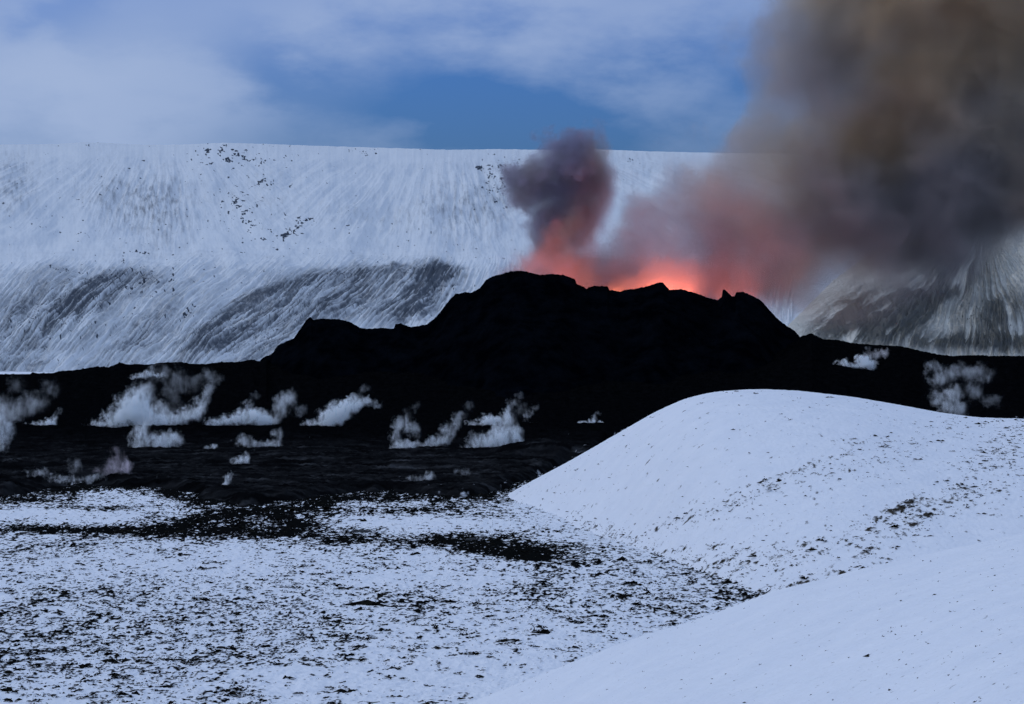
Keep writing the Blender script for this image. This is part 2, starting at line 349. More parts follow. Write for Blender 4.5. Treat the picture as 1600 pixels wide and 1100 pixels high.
def lava_z(Pg, Yg, fine=True):
    X = (Pg - 800) / F * Yg
    Yf = HC * F / (FRONT(Pg) - 500.0)
    base = -1.5 + 2.8 * sstep(-4, 22, Yg - Yf - 34 * fbm(X / 26, Yg / 60, 4, 4, .6) - 8)
    base = base + 1.0 * sstep(700, 900, Yg) + 1.4 * fbm(X / 60, Yg / 40, 3, 41)
    # two broken flow fronts with a drop behind them
    for Yl, py_l, wid in ((LEDGE_Y, 669 + 0 * Pg, 26), (690, LEDGE2(Pg), 20)):
        yl = Yl + 12 * fbm(X / 70, X * 0, 3, 51 + int(Yl))
        zt = z_for(Pg, py_l + 3.0 * vnoise(X / 16, X * 0, 57), yl)
        d = (Yg - yl)
        bump = np.where(d < 0, np.exp(-(d / wid) ** 2), np.exp(-(d / 7.0) ** 2))
        base = base * (1 - bump) + zt * bump
    zc = z_for(Pg, CREST_LOW(Pg), YCR)
    rim = np.where(Yg < YCR, zc - (YCR - Yg) * .16, zc - (Yg - YCR) * .35)
    Z = np.where(rim > base, rim, base)
    k = 3.0; hh = np.clip(.5 + .5 * (rim - base) / k, 0, 1); Z = base * (1 - hh) + rim * hh + k * hh * (1 - hh) * .5
    Z = np.where(Yg > YCR, np.maximum(Z, -2), Z)
    if fine:
        cl = np.clip(np.abs(Yg - YCR) / 12, .22, 1)
        Z = Z + cl * (.8 * ridged(X / 16, Yg / 11, 4, 77) + .45 * ridged(X / 4.5, Yg / 3.6, 3, 78)) + .25 * vnoise(X / 1.6, Yg / 1.5, 79) + .16 * vnoise(X / .8, Yg / .8, 80)
        Z = Z + sstep(5, 0, np.abs(Yg - YCR)) * .8 * np.clip(vnoise(X / 1.5, X * 0 + 3, 85) - .25, 0, 1)
    return Z
def build_lava():
    py = np.concatenate([np.linspace(815, 640, 420), np.linspace(639.6, 617, 150)])
    Yr = np.concatenate([36.0 * F / (py - 500.0), np.linspace(1161, 1240, 90), np.linspace(1250, 1500, 20)])
    Yr = Yr[Yr > 470]; Yr = np.sort(Yr)
    pc = np.concatenate([np.linspace(-900, -12, 120), np.linspace(-10, 1610, 1400), np.linspace(1620, 2600, 120)])
    Yg, Pg = np.meshgrid(Yr, pc, indexing='ij'); X = (Pg - 800) / F * Yg
    Z = lava_z(Pg, Yg)
    # snow dust caught on the lava near its front and on a few far shelves
    px, py = pixel_of(X, Yg, Z)
    Yf = HC * F / (FRONT(Pg) - 500.0); dd = Yg - Yf
    fl = .6 * fbm(X / 2.0, Yg / 3.4, 3, 421) + .5 * ridged(X / 3.6, Yg / 7, 3, 433) * .6
    D = np.clip((fl - .36 - .55 * sstep(-5, 60, dd) + .25 * fbm(X / 15, Yg / 40, 2, 434)) * 5, 0, 1)
    str_ = np.clip(ridged(X / 22 + vnoise(X / 40, Yg / 30, 437), Yg / 9, 4, 436, .65) - .15, 0, 1)
    D = np.maximum(D, (.0015 + .045 * str_ ** 2 + .16 * np.clip(fbm(X / 12, Yg / 9, 4, 438, .6) - .22, 0, 1)) * sstep(820, 640, Yg) + .0008)
    D = np.maximum(D, .8 * np.clip((vnoise(X / 2.2, Yg / 2.6, 439) + .4 * vnoise(X / .9, Yg / 1.1, 440) - 1.0) * 5, 0, 1) * sstep(900, 500, Yg))
    o = grid_mesh('lava_field', X, Yg, Z, M_LAVA, {'dust': D}); put(o, 'structure')
build_lava()
def build_cone():
    pc = np.linspace(400, 1262, 1300)
    Yr = np.concatenate([np.linspace(1010, 1190, 260), np.linspace(1191, 1215, 60), np.linspace(1217, 1480, 130)])
    Yg, Pg = np.meshgrid(Yr, pc, indexing='ij'); X = (Pg - 800) / F * Yg
    zc = z_for(Pg, CREST(Pg), YCR)
    bow = 0
    d = YCR - Yg
    warp = 7 * fbm(X / 30, Yg / 45, 3, 101) * np.clip(d / 40, 0, 1)
    # smoother crest profile further down the flank
    ker = np.exp(-(np.arange(-60, 61) / 30.0) ** 2); ker /= ker.sum()
    row = zc[0]; sm = np.convolve(np.pad(row, 60, mode='edge'), ker, mode='valid')
    mixf = sstep(0, 35, np.abs(d)); zcl = zc * (1 - mixf) + sm[None, :] * mixf
    front = zcl - np.clip(d, 0, None) * .56 + warp
    floor = 22 + 3 * fbm(X / 12, Yg / 12, 3, 105)
    back = np.maximum(zcl - (-d) * 1.1, floor)
    brim = np.clip(zcl - 9 - np.abs(Yg - 1345) * .62, -3, None)
    rear = np.maximum(back * sstep(1400, 1330, Yg) - 3 * sstep(1330, 1400, Yg), brim)
    Z = np.where(d >= 0, front, rear)
    edge = np.clip((Pg - 400) / 30, 0, 1) * np.clip((1262 - Pg) / 22, 0, 1)
    zlow = z_for(Pg, CREST_LOW(Pg) + 6, YCR)
    Z = np.where(edge < 1, np.minimum(Z, Z * edge + (1 - edge) * (zlow - 2)), Z)
    cl = np.clip(np.abs(d) / 10, .18, 1)
    Z = Z + cl * (1.0 * ridged(X / 14 + Yg / 60, Yg / 26, 4, 107) + .4 * vnoise(X / 3, Yg / 3, 108)) + .14 * vnoise(X / 1.2, Yg / 1.2, 109)
    Z = Z + sstep(4, 0, np.abs(d)) * .35 * np.clip(vnoise(X / 1.3, X * 0, 110), -.3, 1)
    Z = np.maximum(Z, -4)
    o = grid_mesh('volcanic_cone', X, Yg, Z, M_CONE); put(o, 'structure')
build_cone()

# ------------------------------------------------------------------ mountains behind
SKYL = prof([(-900, 250), (-100, 226), (0, 226), (90, 225), (130, 222), (165, 223), (220, 226), (280, 226), (350, 223), (420, 225), (500, 228), (600, 231), (700, 234), (780, 233), (850, 234), (930, 233), (1000, 236), (1080, 238), (1200, 240), (2500, 260)])
TIER = [(0.0, 3700, 0.0), (.06, 3560, .055), (.16, 3380, .16), (.30, 3200, .31), (.42, 3020, .42), (.475, 2850, .465), (.53, 2600, .49), (.60, 2480, .55), (.72, 2330, .68), (.86, 2180, .82), (1.0, 2020, .97), (1.1, 1900, 1.04)]
def build_mountain():
    pc = np.concatenate([np.linspace(-700, -12, 60), np.linspace(-10, 1240, 1250), np.linspace(1250, 2400, 90)])
    vv = np.concatenate([np.linspace(-.14, -.01, 8), np.linspace(0, 1.02, 560), np.linspace(1.04, 1.1, 4)])
    V, Pg = np.meshgrid(vv, pc, indexing='ij')
    tv = [t[0] for t in TIER]
    wob = .025 * fbm(Pg / 260, V * 2, 3, 201)
    Vw = np.clip(V + wob * np.clip(V * 8, 0, 1), 0, 1.1)
    Yg = np.interp(Vw, tv, [t[1] for t in TIER]); fr = np.interp(Vw, tv, [t[2] for t in TIER])
    sk = SKYL(Pg) + .9 * fbm(Pg / 14, Pg * 0, 4, 263, .6)
    py = sk + (600 - sk) * fr
    # smooth the tier breaks by adding slow folds in depth
    fold = 70 * fbm(Pg / 170, V * 3.2, 3, 202) + 30 * np.cos((Pg - 260) / 95.0) * sstep(.08, .25, V) * sstep(.5, .35, V)
    Yg = Yg + fold * np.clip(V * 10, 0, 1)
    K = np.interp(Pg, [-200, 0, 200, 350, 500, 620, 700, 800, 1300], [.9, 1.0, 1.1, 1.3, 1.15, .8, .45, .2, .2])
    lower = sstep(392, 432, py + 20 * fbm(Pg / 60, py / 60, 3, 276) + 8 * fbm(Pg / 9, py / 9, 3, 277))
    s_low = Pg + K * (py - 400)
    # talus fans on the upper slope: lines spread from an apex
    def fan(cx, cy0, w):
        return (Pg - cx) / (1 + np.clip(py - cy0, 0, 200) / w)
    f1 = fan(255, 235, 90); f2 = fan(700, 250, 120)
    wf = sstep(360, 540, Pg)
    s_up = Pg + 0 * py
    s_up = s_up + 3 * vnoise(Pg / 60, py / 50, 210); s_low = s_low + 9 * fbm(Pg / 110, py / 90, 2, 211)
    st_low = ridged(s_low / 15, py / 75, 4, 220, .6)
    st_big = fbm(s_low / 42, py / 120, 3, 221); st_fine = ridged(s_low / 5.5, py / 34, 3, 226, .6)
    wv = 3 * vnoise(Pg / 60, py / 50, 210)
    st_up = .9 * (ridged((f1 + wv) / 8, py / 80, 4, 222, .65) * (1 - wf) + ridged((f2 + wv) / 8, py / 80, 4, 322, .65) * wf) + .35 * fbm(Pg / 20, py / 16, 4, 228, .6)
    fold_up = fbm((f1 + wv) / 30, py / 90, 3, 278) * (1 - wf) + fbm((f2 + wv) / 30, py / 90, 3, 279) * wf
    grain = fbm(Pg / 4.0, py / 3.0, 3, 223)
    A = 0 * Pg
    G = lambda *a: gauss(Pg, py, *a)
    low = .62 * G(60, 500, 120, 60, -25) + .30 * G(215, 440, 60, 22) + .50 * G(210, 530, 90, 25, -35) + .62 * G(330, 515, 110, 26, -33) + .5 * G(140, 470, 60, 18, -30)
    low += .62 * G(400, 510, 120, 24, -32) + .66 * G(530, 470, 120, 32, -28) + .70 * G(660, 450, 60, 34, -45) + .5 * G(700, 425, 30, 12) + .4 * G(560, 425, 100, 10, -14) + .45 * G(620, 490, 70, 20)
    low += .35 * G(470, 440, 120, 10, -18) + .45 * G(400, 555, 60, 14, -30) + .35 * G(20, 570, 60, 20)
    up = .24 * G(180, 310, 60, 46, 10) + .28 * G(255, 330, 50, 60) + .26 * G(20, 290, 40, 50) + .2 * G(720, 320, 70, 60, 30) + .12 * G(600, 340, 120, 40) + .16 * G(790, 300, 40, 60, 30) + .1 * G(400, 300, 90, 60) + .12 * G(1000, 270, 90, 40)
    up = 1.25 * up + .11
    mixs = .80 * st_low + .50 * st_fine + .9 * st_big + .25 * fbm(Pg / 5, py / 4, 4, 229, .65)
    ribs = sstep(.22, .62, .75 * ridged(s_low / 8.5, py / 60, 4, 271, .62) + .35 * ridged(s_low / 4.2, py / 26, 2, 272) + .25 * st_big)
    chunk = sstep(.02, .30, fbm(Pg / 10 + py / 22, py / 8, 4, 273, .6)) * gauss(Pg, py, 672, 452, 62, 38, -20)
    fine_ribs = sstep(.10, .55, .7 * ridged(s_low / 4.6, py / 30, 3, 274, .62) + .5 * st_big + .2 * st_low)
    broken = .85 + .45 * fbm(Pg / 7 + py / 12, py / 5, 4, 275, .65)
    R_low = ((.05 + .13 * low) * np.clip(.15 + 1.25 * mixs, 0, 1.9) + (.20 + .80 * low) * ribs * broken + (.12 + .42 * low) * fine_ribs * broken + .50 * chunk) * lower * .74
    R_up = up * (.30 + 1.5 * np.clip(.45 * st_up + .9 * fbm((Pg + .5 * s_up) / 9, py / 14, 4, 230, .62), 0, 1)) * (1 - lower)
    thin = ridged((Pg + 3.5 * (py - 390) * 0 + 6 * vnoise(Pg / 80, py / 10, 230)) / 120, py / 6, 2, 231)
    bench = .12 * np.clip(thin, 0, 1) * gauss(Pg, py, 350, 398, 700, 14)
    R = R_low + R_up + bench + grain * .22 * (low * lower + .12 + .35 * up * (1 - lower))
    # black outcrops: specks along the gullies
    dots = .75 * vnoise(Pg / 3.2, py / 2.3, 240) + .85 * vnoise(Pg / 11, py / 7, 241)
    dA = -.04 + .24 * G(390, 300, 90, 90, -20) * (1 + fbm(Pg / 30, py / 20, 2, 262) * 1.6) + .75 * G(455, 362, 34, 12, -35) + .9 * G(572, 236, 18, 6) + .8 * G(748, 262, 10, 4) + .5 * G(350, 240, 80, 20) + .65 * G(412, 287, 16, 6) + .5 * G(380, 335, 40, 20, 50) + .45 * G(470, 342, 28, 4)
    dA += .22 * G(790, 270, 50, 50) + .14 * G(110, 300, 140, 90) + .16 * G(620, 380, 160, 40) + .2 * G(250, 450, 120, 60) + .5 * G(150, 222, 25, 4) + .5 * G(290, 490, 16, 7, -35) * 1.6 + .35 * G(220, 440, 50, 30) + .55 * G(92, 420, 25, 6) + .4 * G(100, 362, 50, 6, 12) + .5 * G(230, 395, 40, 3) + .4 * G(775, 290, 25, 50) + .5 * G(430, 430, 30, 6, -15) + .3 * G(100, 500, 120, 60) + .4 * G(680, 440, 50, 30) + .35 * G(990, 250, 50, 8)
    D = np.clip((dots - (.95 - 1.1 * dA)) * 4, 0, 1)
    gran = gauss(Pg, py, 110, 465, 130, 40, -25) + .8 * gauss(Pg, py, 200, 435, 80, 16) + .6 * gauss(Pg, py, 240, 500, 90, 30, -30) + .5 * gauss(Pg, py, 30, 540, 80, 30)
    R = R + (.55 * np.clip(.55 * fbm(Pg / 3.2 + py / 6, py / 2.2, 3, 281, .7) + .5 * fbm(Pg / 24, py / 14, 3, 282) + .02, 0, 1)) * gran * lower * 1.5
    speck = np.clip((vnoise(Pg / 2.2, py / 1.5, 260) + .5 * fbm(Pg / 9, py / 7, 2, 261) - .72 + .80 * np.clip(low, 0, .6) * lower) * 2.2, 0, 1) * (.25 + .75 * np.clip(low * 1.6, 0, 1)) * lower
    R = np.clip(R, 0, .85); R = np.maximum(R, D * 1.5); R = np.maximum(R, speck * .85)
    relief = ((st_low + .8 * st_big - .5 * ribs) * lower * (3 + 3 * low) + (.4 * np.clip(st_up, -1, 1) + 6 * fold_up) * (1 - lower) * sstep(235, 280, py) + 9 * st_up * (1 - lower) * np.clip(up - .1, 0, 1)) + 5 * fbm(Pg / 60, py / 40, 3, 250)
    X, Yw, Z = world_at(Pg, py, Yg)
    Z = Z + relief * np.clip(V * 14, 0, 1) - np.where(V < 0, -V * 120, 0) + .25 * vnoise(Pg / 5, py / 4, 251) * np.clip(V * 14, .1, 1)
    Yw = np.where(V < 0, Yw + (-V) * 6000, Yw)
    o = grid_mesh('mountain', X, Yw, Z, M_MTN, {'rock': R}); put(o, 'structure')
build_mountain()
RSKY = prof([(1080, 640), (1180, 560), (1240, 500), (1300, 440), (1380, 380), (1450, 345), (1520, 325), (1600, 315), (1750, 310), (2000, 360), (2300, 480)])
def build_right_mountain():
    pc = np.concatenate([np.linspace(1090, 1610, 700), np.linspace(1616, 2300, 60)])
    vv = np.concatenate([np.linspace(-.3, -.02, 8), np.linspace(0, 1.0, 420)])
    V, Pg = np.meshgrid(vv, pc, indexing='ij')
    Vc = np.clip(V, 0, 1)
    py = RSKY(Pg) + (610 - RSKY(Pg)) * Vc
    py = np.where(RSKY(Pg) > 605, RSKY(Pg) + 5 * Vc, py)
    Yg = 2150 - 420 * Vc ** .8 + 25 * fbm(Pg / 90, V * 3, 3, 301)
    # gullies fan out from a shoulder near the top
    ax, ay = 1540.0, 415.0
    ang = np.arctan2(Pg - ax, np.clip(py - ay, -40, 400) + 60)
    s = ang * 9 + .5 * vnoise(Pg / 60, py / 50, 302)
    rad = np.hypot(Pg - ax, py - ay)
    st = ridged(s * 1.7, rad / 70, 4, 303, .6); big = fbm(s * .6, rad / 90, 3, 304)
    G = lambda *a: gauss(Pg, py, *a)
    A = .50 * G(1390, 505, 70, 34, -25) + .36 * G(1320, 500, 60, 26, -35) + .35 * G(1430, 480, 50, 26, -30) + .30 * G(1560, 500, 60, 50) + .25 * G(1500, 420, 70, 30) + .14 + .4 * G(1470, 470, 30, 8, -25) + .3 * G(1530, 540, 120, 14)
    R = A * (.35 + 1.6 * sstep(-.1, .6, st) + .7 * big) + .30 * A + .12 * fbm(Pg / 4, py / 3, 3, 305)
    dots = vnoise(Pg / 3.1, py / 2.4, 340) + .5 * vnoise(Pg / 7, py / 5, 341)
    R = np.clip(R, 0, .95) ; R = np.maximum(R, np.clip((dots - (1.0 - .5 * G(1530, 500, 50, 50))) * 4, 0, 1) * 1.5)
    X, Yw, Z = world_at(Pg, py, Yg)
    Z = Z + (8 * st * (A + .2) + 3 * fbm(Pg / 24, py / 22, 3, 306)) * np.clip(V * 10, 0, 1) + .6 * vnoise(Pg / 5, py / 4, 307)
    Z = np.where(V < 0, Z + V * 160, Z); Yw = np.where(V < 0, Yw - V * 800, Yw)
    o = grid_mesh('mountain', X, Yw, Z, M_RMTN, {'rock': R}); put(o, 'structure')
build_right_mountain()

# ------------------------------------------------------------------ scrub and clinker poking through the snow (one mass)
def plain_surface(X, Y): return plain_z(X, Y)
def scatter_scrub():
    V = []; Fc = []; nv = 0
    def blades(cx, cy_, cz, size, n):
        nonlocal nv
        k = len(cx)
        for j in range(n):
            ang = rng.uniform(0, 2 * np.pi, k); ln = size * rng.uniform(.4, 1.15, k); ht = size * rng.uniform(.04, .20, k)
            ox = rng.normal(0, .30, k) * size; oy = rng.normal(0, .35, k) * size; wd = size * rng.uniform(.04, .16, k)
            dx, dy = np.cos(ang), np.sin(ang)
            sag = rng.uniform(-.4, .6, k)
            b0 = np.stack([cx + ox - dx * ln * .5, cy_ + oy - dy * ln * .5, cz - .05], -1)
            b1 = np.stack([cx + ox + dx * ln * .5, cy_ + oy + dy * ln * .5, cz + ht * sag], -1)
            mt = np.stack([cx + ox - dy * wd + dx * ln * .1, cy_ + oy + dx * wd + dy * ln * .1, cz + ht], -1)
            mb = np.stack([cx + ox + dy * wd, cy_ + oy - dx * wd, cz - .05], -1)
            V.append(np.stack([b0, mb, b1, mt], 1).reshape(-1, 3))
            Fc.append((np.arange(k * 4)) + nv); nv += k * 4
    def place(n, pxr, pyr, amount, toworld, sz, power):
        px = rng.uniform(*pxr, n); py = rng.uniform(*pyr, n)
        a = amount(px, py) + .16 * fbm(px / 26, py / 9, 3, 501)
        keep = rng.uniform(0, 1, n) < np.clip(a * power, 0, 1)
        px, py = px[keep], py[keep]
        X, Y, Z, ok = toworld(px, py)
        X, Y, Z = X[ok], Y[ok], Z[ok]
        s = sz * rng.lognormal(0, .62, len(X))
        blades(X, Y, Z, s, 4)
    def tw_plain(px, py):
        Y = HC * F / (py - 500); X = (px - 800) / F * Y
        return X, Y, plain_z(X, Y) + .1, (py > FRONT(px) - 6)
    place(150000, (-200, 1330), (745, 1115), lambda a, b: plain_amount(a, b) - .10 + .30 * fbm(a / 70, b / 16, 3, 77), tw_plain, .36, .95)
    def tw_hill(px, t):
        Y = HFOOT(px) + (HY(px) - HFOOT(px)) * t; X = (px - 800) / F * Y
        Z, s = hill_z(px, Y); fade = np.clip(s * 3, 0, 1) * np.clip((1.02 - s) * 6, .15, 1)
        Z = Z + .9 * fbm(X / 40, Y / 45, 3, 13) * fade + .08
        return X, Y, Z
    n = 60000
    px = rng.uniform(800, 1700, n); t = rng.uniform(.02, .98, n)
    X, Y, Z = tw_hill(px, t); qx, qy = pixel_of(X, Y, Z)
    a = hill_amount(qx, qy) + .10 * fbm(qx / 22, qy / 9, 3, 502)
    k = (rng.uniform(0, 1, n) < np.clip(a * .7, .006, 1)) & (Z > -.5)
    blades(X[k], Y[k], Z[k], .32 * rng.lognormal(0, .65, k.sum()), 3)
    n = 5000
    px = rng.uniform(800, 1650, n); t = rng.uniform(0, 1.0, n)
    Y = NY2(px) + (NY(px) - NY2(px)) * t; X = (px - 800) / F * Y; Z = near_z(px, Y) + .25 * fbm(X / 22, Y / 26, 3, 14) * np.clip((1 - t) * 5, 0, 1)
    k = rng.uniform(0, 1, n) < .04 + .10 * gauss(px, t, 1500, .3, 200, .3) + .05 * fbm(px / 60, t * 8, 3, 503)
    blades(X[k], Y[k], Z[k] + .02, .10 * rng.lognormal(0, .6, k.sum()), 3)
    co = np.concatenate(V); fi = np.concatenate(Fc)
    o = raw_mesh('scrub', co, fi, 4, M_SCRUB, smooth=False); put(o, 'stuff', 'dark dead scrub and lava crumbs poking through the snow', 'scrub')
scatter_scrub()

# ------------------------------------------------------------------ boulders
def boulder(px, py, Y, rx, rz, mat, label, seed):
    import bmesh
    bm = bmesh.new(); bmesh.ops.create_icosphere(bm, subdivisions=4, radius=1)
    r = np.random.default_rng(seed)
    co = np.array([v.co[:] for v in bm.verts])
    ax = r.normal(size=(9, 3)); ax /= np.linalg.norm(ax, axis=1)[:, None]; lim = r.uniform(.62, .9, 9)
    for a_, l_ in zip(ax, lim):
        d = co @ a_; over = np.clip(d - l_, 0, None); co -= over[:, None] * a_ * .85
    nn = fbm(co[:, 0] * 2.3 + seed, co[:, 1] * 2.3 + co[:, 2] * 1.7, 4, seed)
    co *= (1 + .14 * nn)[:, None]
    co *= np.array([rx, rx * .8, rz])
    for v, c in zip(bm.verts, co): v.co = c
    me = bpy.data.meshes.new('boulder'); bm.to_mesh(me); bm.free(); me.materials.append(mat)
    o = bpy.data.objects.new('boulder', me); sc.collection.objects.link(o)
    x, y, z = world_at(px, py, Y); o.location = (x, y, z)
    put(o, None, label, 'boulder')
boulder(274, 812, 497, 1.6, 1.3, M_PALE, 'small pale frosted boulder on the black ground below the left steam', 3)
boulder(563, 838, 455, 2.6, 1.3, M_STONE, 'dark rounded boulder at the edge of the speckled snow, left of centre', 5)
boulder(738, 848, 437, 1.5, 1.0, M_STONE, 'dark boulder in the black bare patch left of the snow hill', 9)

# ------------------------------------------------------------------ smoke and steam
def plume(name, label, cat, group, Y, lobes, color, tau, noise_px, erode, aniso=.2, warp=.35, step=1.0, detail=4, voxel=None, soft=.5, absorb=None, grow=1.15, vent=None, rough=.58, low=.20, hue=None, fire=None, tear=False):
    """lobes: (px, py, rx, ry, weight, dY) ellipsoids of gas; one closed hull round all of them, density falls off from each"""
    u = Y / F
    L_ = []
    for l in lobes:
        px, py, rx, ry = l[:4]; w = l[4] if len(l) > 4 else 1.0; dY = l[5] if len(l) > 5 else 0.0
        x, y, z = world_at(px, py, Y + dY)
        L_.append(((x, y, z), rx * u * grow, (l[6] if len(l) > 6 else min(rx, ry * 1.6) * .9) * u * grow, ry * u * grow, w))
    org = L_[0][0]
    import bmesh
    bm = bmesh.new()
    for (c, rx, ry, rz, w) in L_:
        g = bmesh.ops.create_icosphere(bm, subdivisions=3, radius=1.0)
        for v in g['verts']: v.co = (v.co.x * rx + c[0] - org[0], v.co.y * ry + c[1] - org[1], v.co.z * rz + c[2] - org[2])
    me = bpy.data.meshes.new(name); bm.to_mesh(me); bm.free()
    o = bpy.data.objects.new(name, me); sc.collection.objects.link(o); o.location = org
    vs_ = voxel or max(min(min(l[1], l[3]) for l in L_) * .35, .15)
    md = o.modifiers.new('r', 'REMESH'); md.mode = 'VOXEL'; md.voxel_size = vs_; md.adaptivity = 0
    dg = bpy.context.evaluated_depsgraph_get(); dg.update()
    m2 = bpy.data.meshes.new_from_object(o.evaluated_get(dg)); o.modifiers.clear(); o.data = m2; m2.name = name
    mat = bpy.data.materials.new(name); mat.use_nodes = True; nt = mat.node_tree; nt.nodes.clear(); LK = nt.links
    out = nt.nodes.new('ShaderNodeOutputMaterial'); pv = nt.nodes.new('ShaderNodeVolumePrincipled'); LK.new(pv.outputs[0], out.inputs['Volume'])
    pv.inputs['Color'].default_value = (*color, 1); pv.inputs['Anisotropy'].default_value = aniso
    if absorb: pv.inputs['Absorption Color'].default_value = (*absorb, 1)
    tc = nt.nodes.new('ShaderNodeTexCoord')
    mr_ = float(np.mean([min(l[1], l[3]) for l in L_]))
    nz = noise(nt, 1.0 / (noise_px * u), detail, tc.outputs['Object'], rough)
    nz.noise_dimensions = '4D'; nz.inputs['W'].default_value = abs(hash_name(label)) % 97
    sub = nt.nodes.new('ShaderNodeVectorMath'); sub.operation = 'SUBTRACT'; LK.new(nz.outputs['Color'], sub.inputs[0]); sub.inputs[1].default_value = (.5, .5, .5)
    scl = nt.nodes.new('ShaderNodeVectorMath'); scl.operation = 'SCALE'; LK.new(sub.outputs[0], scl.inputs[0]); scl.inputs['Scale'].default_value = warp * noise_px * u
    pos = nt.nodes.new('ShaderNodeVectorMath'); pos.operation = 'ADD'; LK.new(tc.outputs['Object'], pos.inputs[0]); LK.new(scl.outputs[0], pos.inputs[1])
    er = math_n(nt, 'MULTIPLY', math_n(nt, 'SUBTRACT', nz.outputs[0], .5), erode * 4)
    acc = None; wac = None
    for (c, rx, ry, rz, w) in L_:
        a = nt.nodes.new('ShaderNodeVectorMath'); a.operation = 'SUBTRACT'; LK.new(pos.outputs[0], a.inputs[0]); a.inputs[1].default_value = tuple(c[i] - org[i] for i in range(3))
        b = nt.nodes.new('ShaderNodeVectorMath'); b.operation = 'MULTIPLY'; LK.new(a.outputs[0], b.inputs[0]); b.inputs[1].default_value = (1 / rx, 1 / ry, 1 / rz)
        ln = nt.nodes.new('ShaderNodeVectorMath'); ln.operation = 'LENGTH'; LK.new(b.outputs[0], ln.inputs[0])
        m_ = nt.nodes.new('ShaderNodeMapRange'); m_.interpolation_type = 'SMOOTHSTEP'
        m_.inputs['From Min'].default_value = .98; m_.inputs['From Max'].default_value = 0.0; m_.inputs['To Min'].default_value = 0
        m_.inputs['To Max'].default_value = 1.0
        LK.new(ln.outputs['Value'], m_.inputs['Value'])
        t = m_.outputs[0]; tw = math_n(nt, 'MULTIPLY', t, w)
        acc = t if acc is None else math_n(nt, 'ADD', acc, t)
        wac = tw if wac is None else math_n(nt, 'ADD', wac, tw)
    # the summed field is eroded by turbulence, then turned into density with a soft edge
    v = math_n(nt, 'ADD', math_n(nt, 'MINIMUM', acc, 1.0), er)
    m_ = nt.nodes.new('ShaderNodeMapRange'); m_.interpolation_type = 'SMOOTHSTEP'
    m_.inputs['From Min'].default_value = low; m_.inputs['From Max'].default_value = low + soft
    m_.inputs['To Max'].default_value = tau / (2 * float(np.mean([min(l[1], l[3]) for l in L_])))
    LK.new(v, m_.inputs['Value'])
    gate = math_n(nt, 'MULTIPLY', acc, 5.0, True)          # no gas outside the lobes, whatever the turbulence does
    wl = math_n(nt, 'DIVIDE', wac, math_n(nt, 'MAXIMUM', acc, .001))
    acc = math_n(nt, 'MULTIPLY', math_n(nt, 'MULTIPLY', m_.outputs[0], gate), wl)
    acc = math_n(nt, 'MULTIPLY', acc, math_n(nt, 'MINIMUM', math_n(nt, 'MAXIMUM', v, .2), 1.4))
    if tear:       # thin and thick streaks inside the steam, drawn out upwards and to the right
        mp = nt.nodes.new('ShaderNodeMapping'); mp.inputs['Rotation'].default_value = (0, .5, 0); mp.inputs['Scale'].default_value = (1, 1, .45); LK.new(tc.outputs['Object'], mp.inputs[0])
        n2 = noise(nt, 1.0 / (noise_px * u * .8), 5, mp.outputs[0], .6, .8)
        mt = nt.nodes.new('ShaderNodeMapRange'); mt.interpolation_type = 'SMOOTHSTEP'; mt.inputs['From Min'].default_value = .40; mt.inputs['From Max'].default_value = .66; mt.inputs['To Min'].default_value = .12; mt.inputs['To Max'].default_value = 1.9
        LK.new(n2.outputs[0], mt.inputs['Value']); acc = math_n(nt, 'MULTIPLY', acc, mt.outputs[0])
    if hue:        # patches of another ash tone drifting in the cloud
        nh = noise(nt, 1.0 / (hue[1] * u), 2, tc.outputs['Object'], .5)
        mh = nt.nodes.new('ShaderNodeMapRange'); mh.inputs['From Min'].default_value = .42; mh.inputs['From Max'].default_value = .60; LK.new(nh.outputs[0], mh.inputs['Value'])
        hc = nt.nodes.new('ShaderNodeMix'); hc.data_type = 'RGBA'; LK.new(mh.outputs[0], hc.inputs[0]); hc.inputs[6].default_value = (*color, 1); hc.inputs[7].default_value = (*hue[0], 1)
        LK.new(hc.outputs[2], pv.inputs['Color'])
    if vent:       # pale gas near the vent, ash further off
        vx = world_at(vent[0], vent[1], Y); r0, r1 = vent[2], vent[3]
        dv = nt.nodes.new('ShaderNodeVectorMath'); dv.operation = 'DISTANCE'; LK.new(pos.outputs[0], dv.inputs[0]); dv.inputs[1].default_value = tuple(vx[i] - org[i] for i in range(3))
        mr2 = nt.nodes.new('ShaderNodeMapRange'); mr2.interpolation_type = 'SMOOTHSTEP'; mr2.inputs['From Min'].default_value = r0; mr2.inputs['From Max'].default_value = r1
        LK.new(dv.outputs['Value'], mr2.inputs['Value'])
        mc = nt.nodes.new('ShaderNodeMix'); mc.data_type = 'RGBA'; LK.new(mr2.outputs[0], mc.inputs[0]); mc.inputs[6].default_value = (*vent[4], 1); mc.inputs[7].default_value = (*color, 1)
        if hue: LK.new(hc.outputs[2], mc.inputs[7])
        LK.new(mc.outputs[2], pv.inputs['Color'])
    LK.new(acc, pv.inputs['Density'])
    if fire:  # emission put into the gas: fountain core and painted crater glow
        pv.inputs['Emission Color'].default_value = (*fire[0], 1)
        LK.new(math_n(nt, 'MULTIPLY', acc, fire[1]), pv.inputs['Emission Strength'])
    try: mat.cycles.volume_step_rate = step
    except Exception: pass
    m2.materials.clear(); m2.materials.append(mat)
    put(o, 'thing', label, cat, group)
    return o
def hash_name(s):
    h = 7
    for ch in s: h = (h * 31 + ord(ch)) % 100003
    return h
GS = 'steam rising from the lava field'
WHITE = (.95, .98, .995)
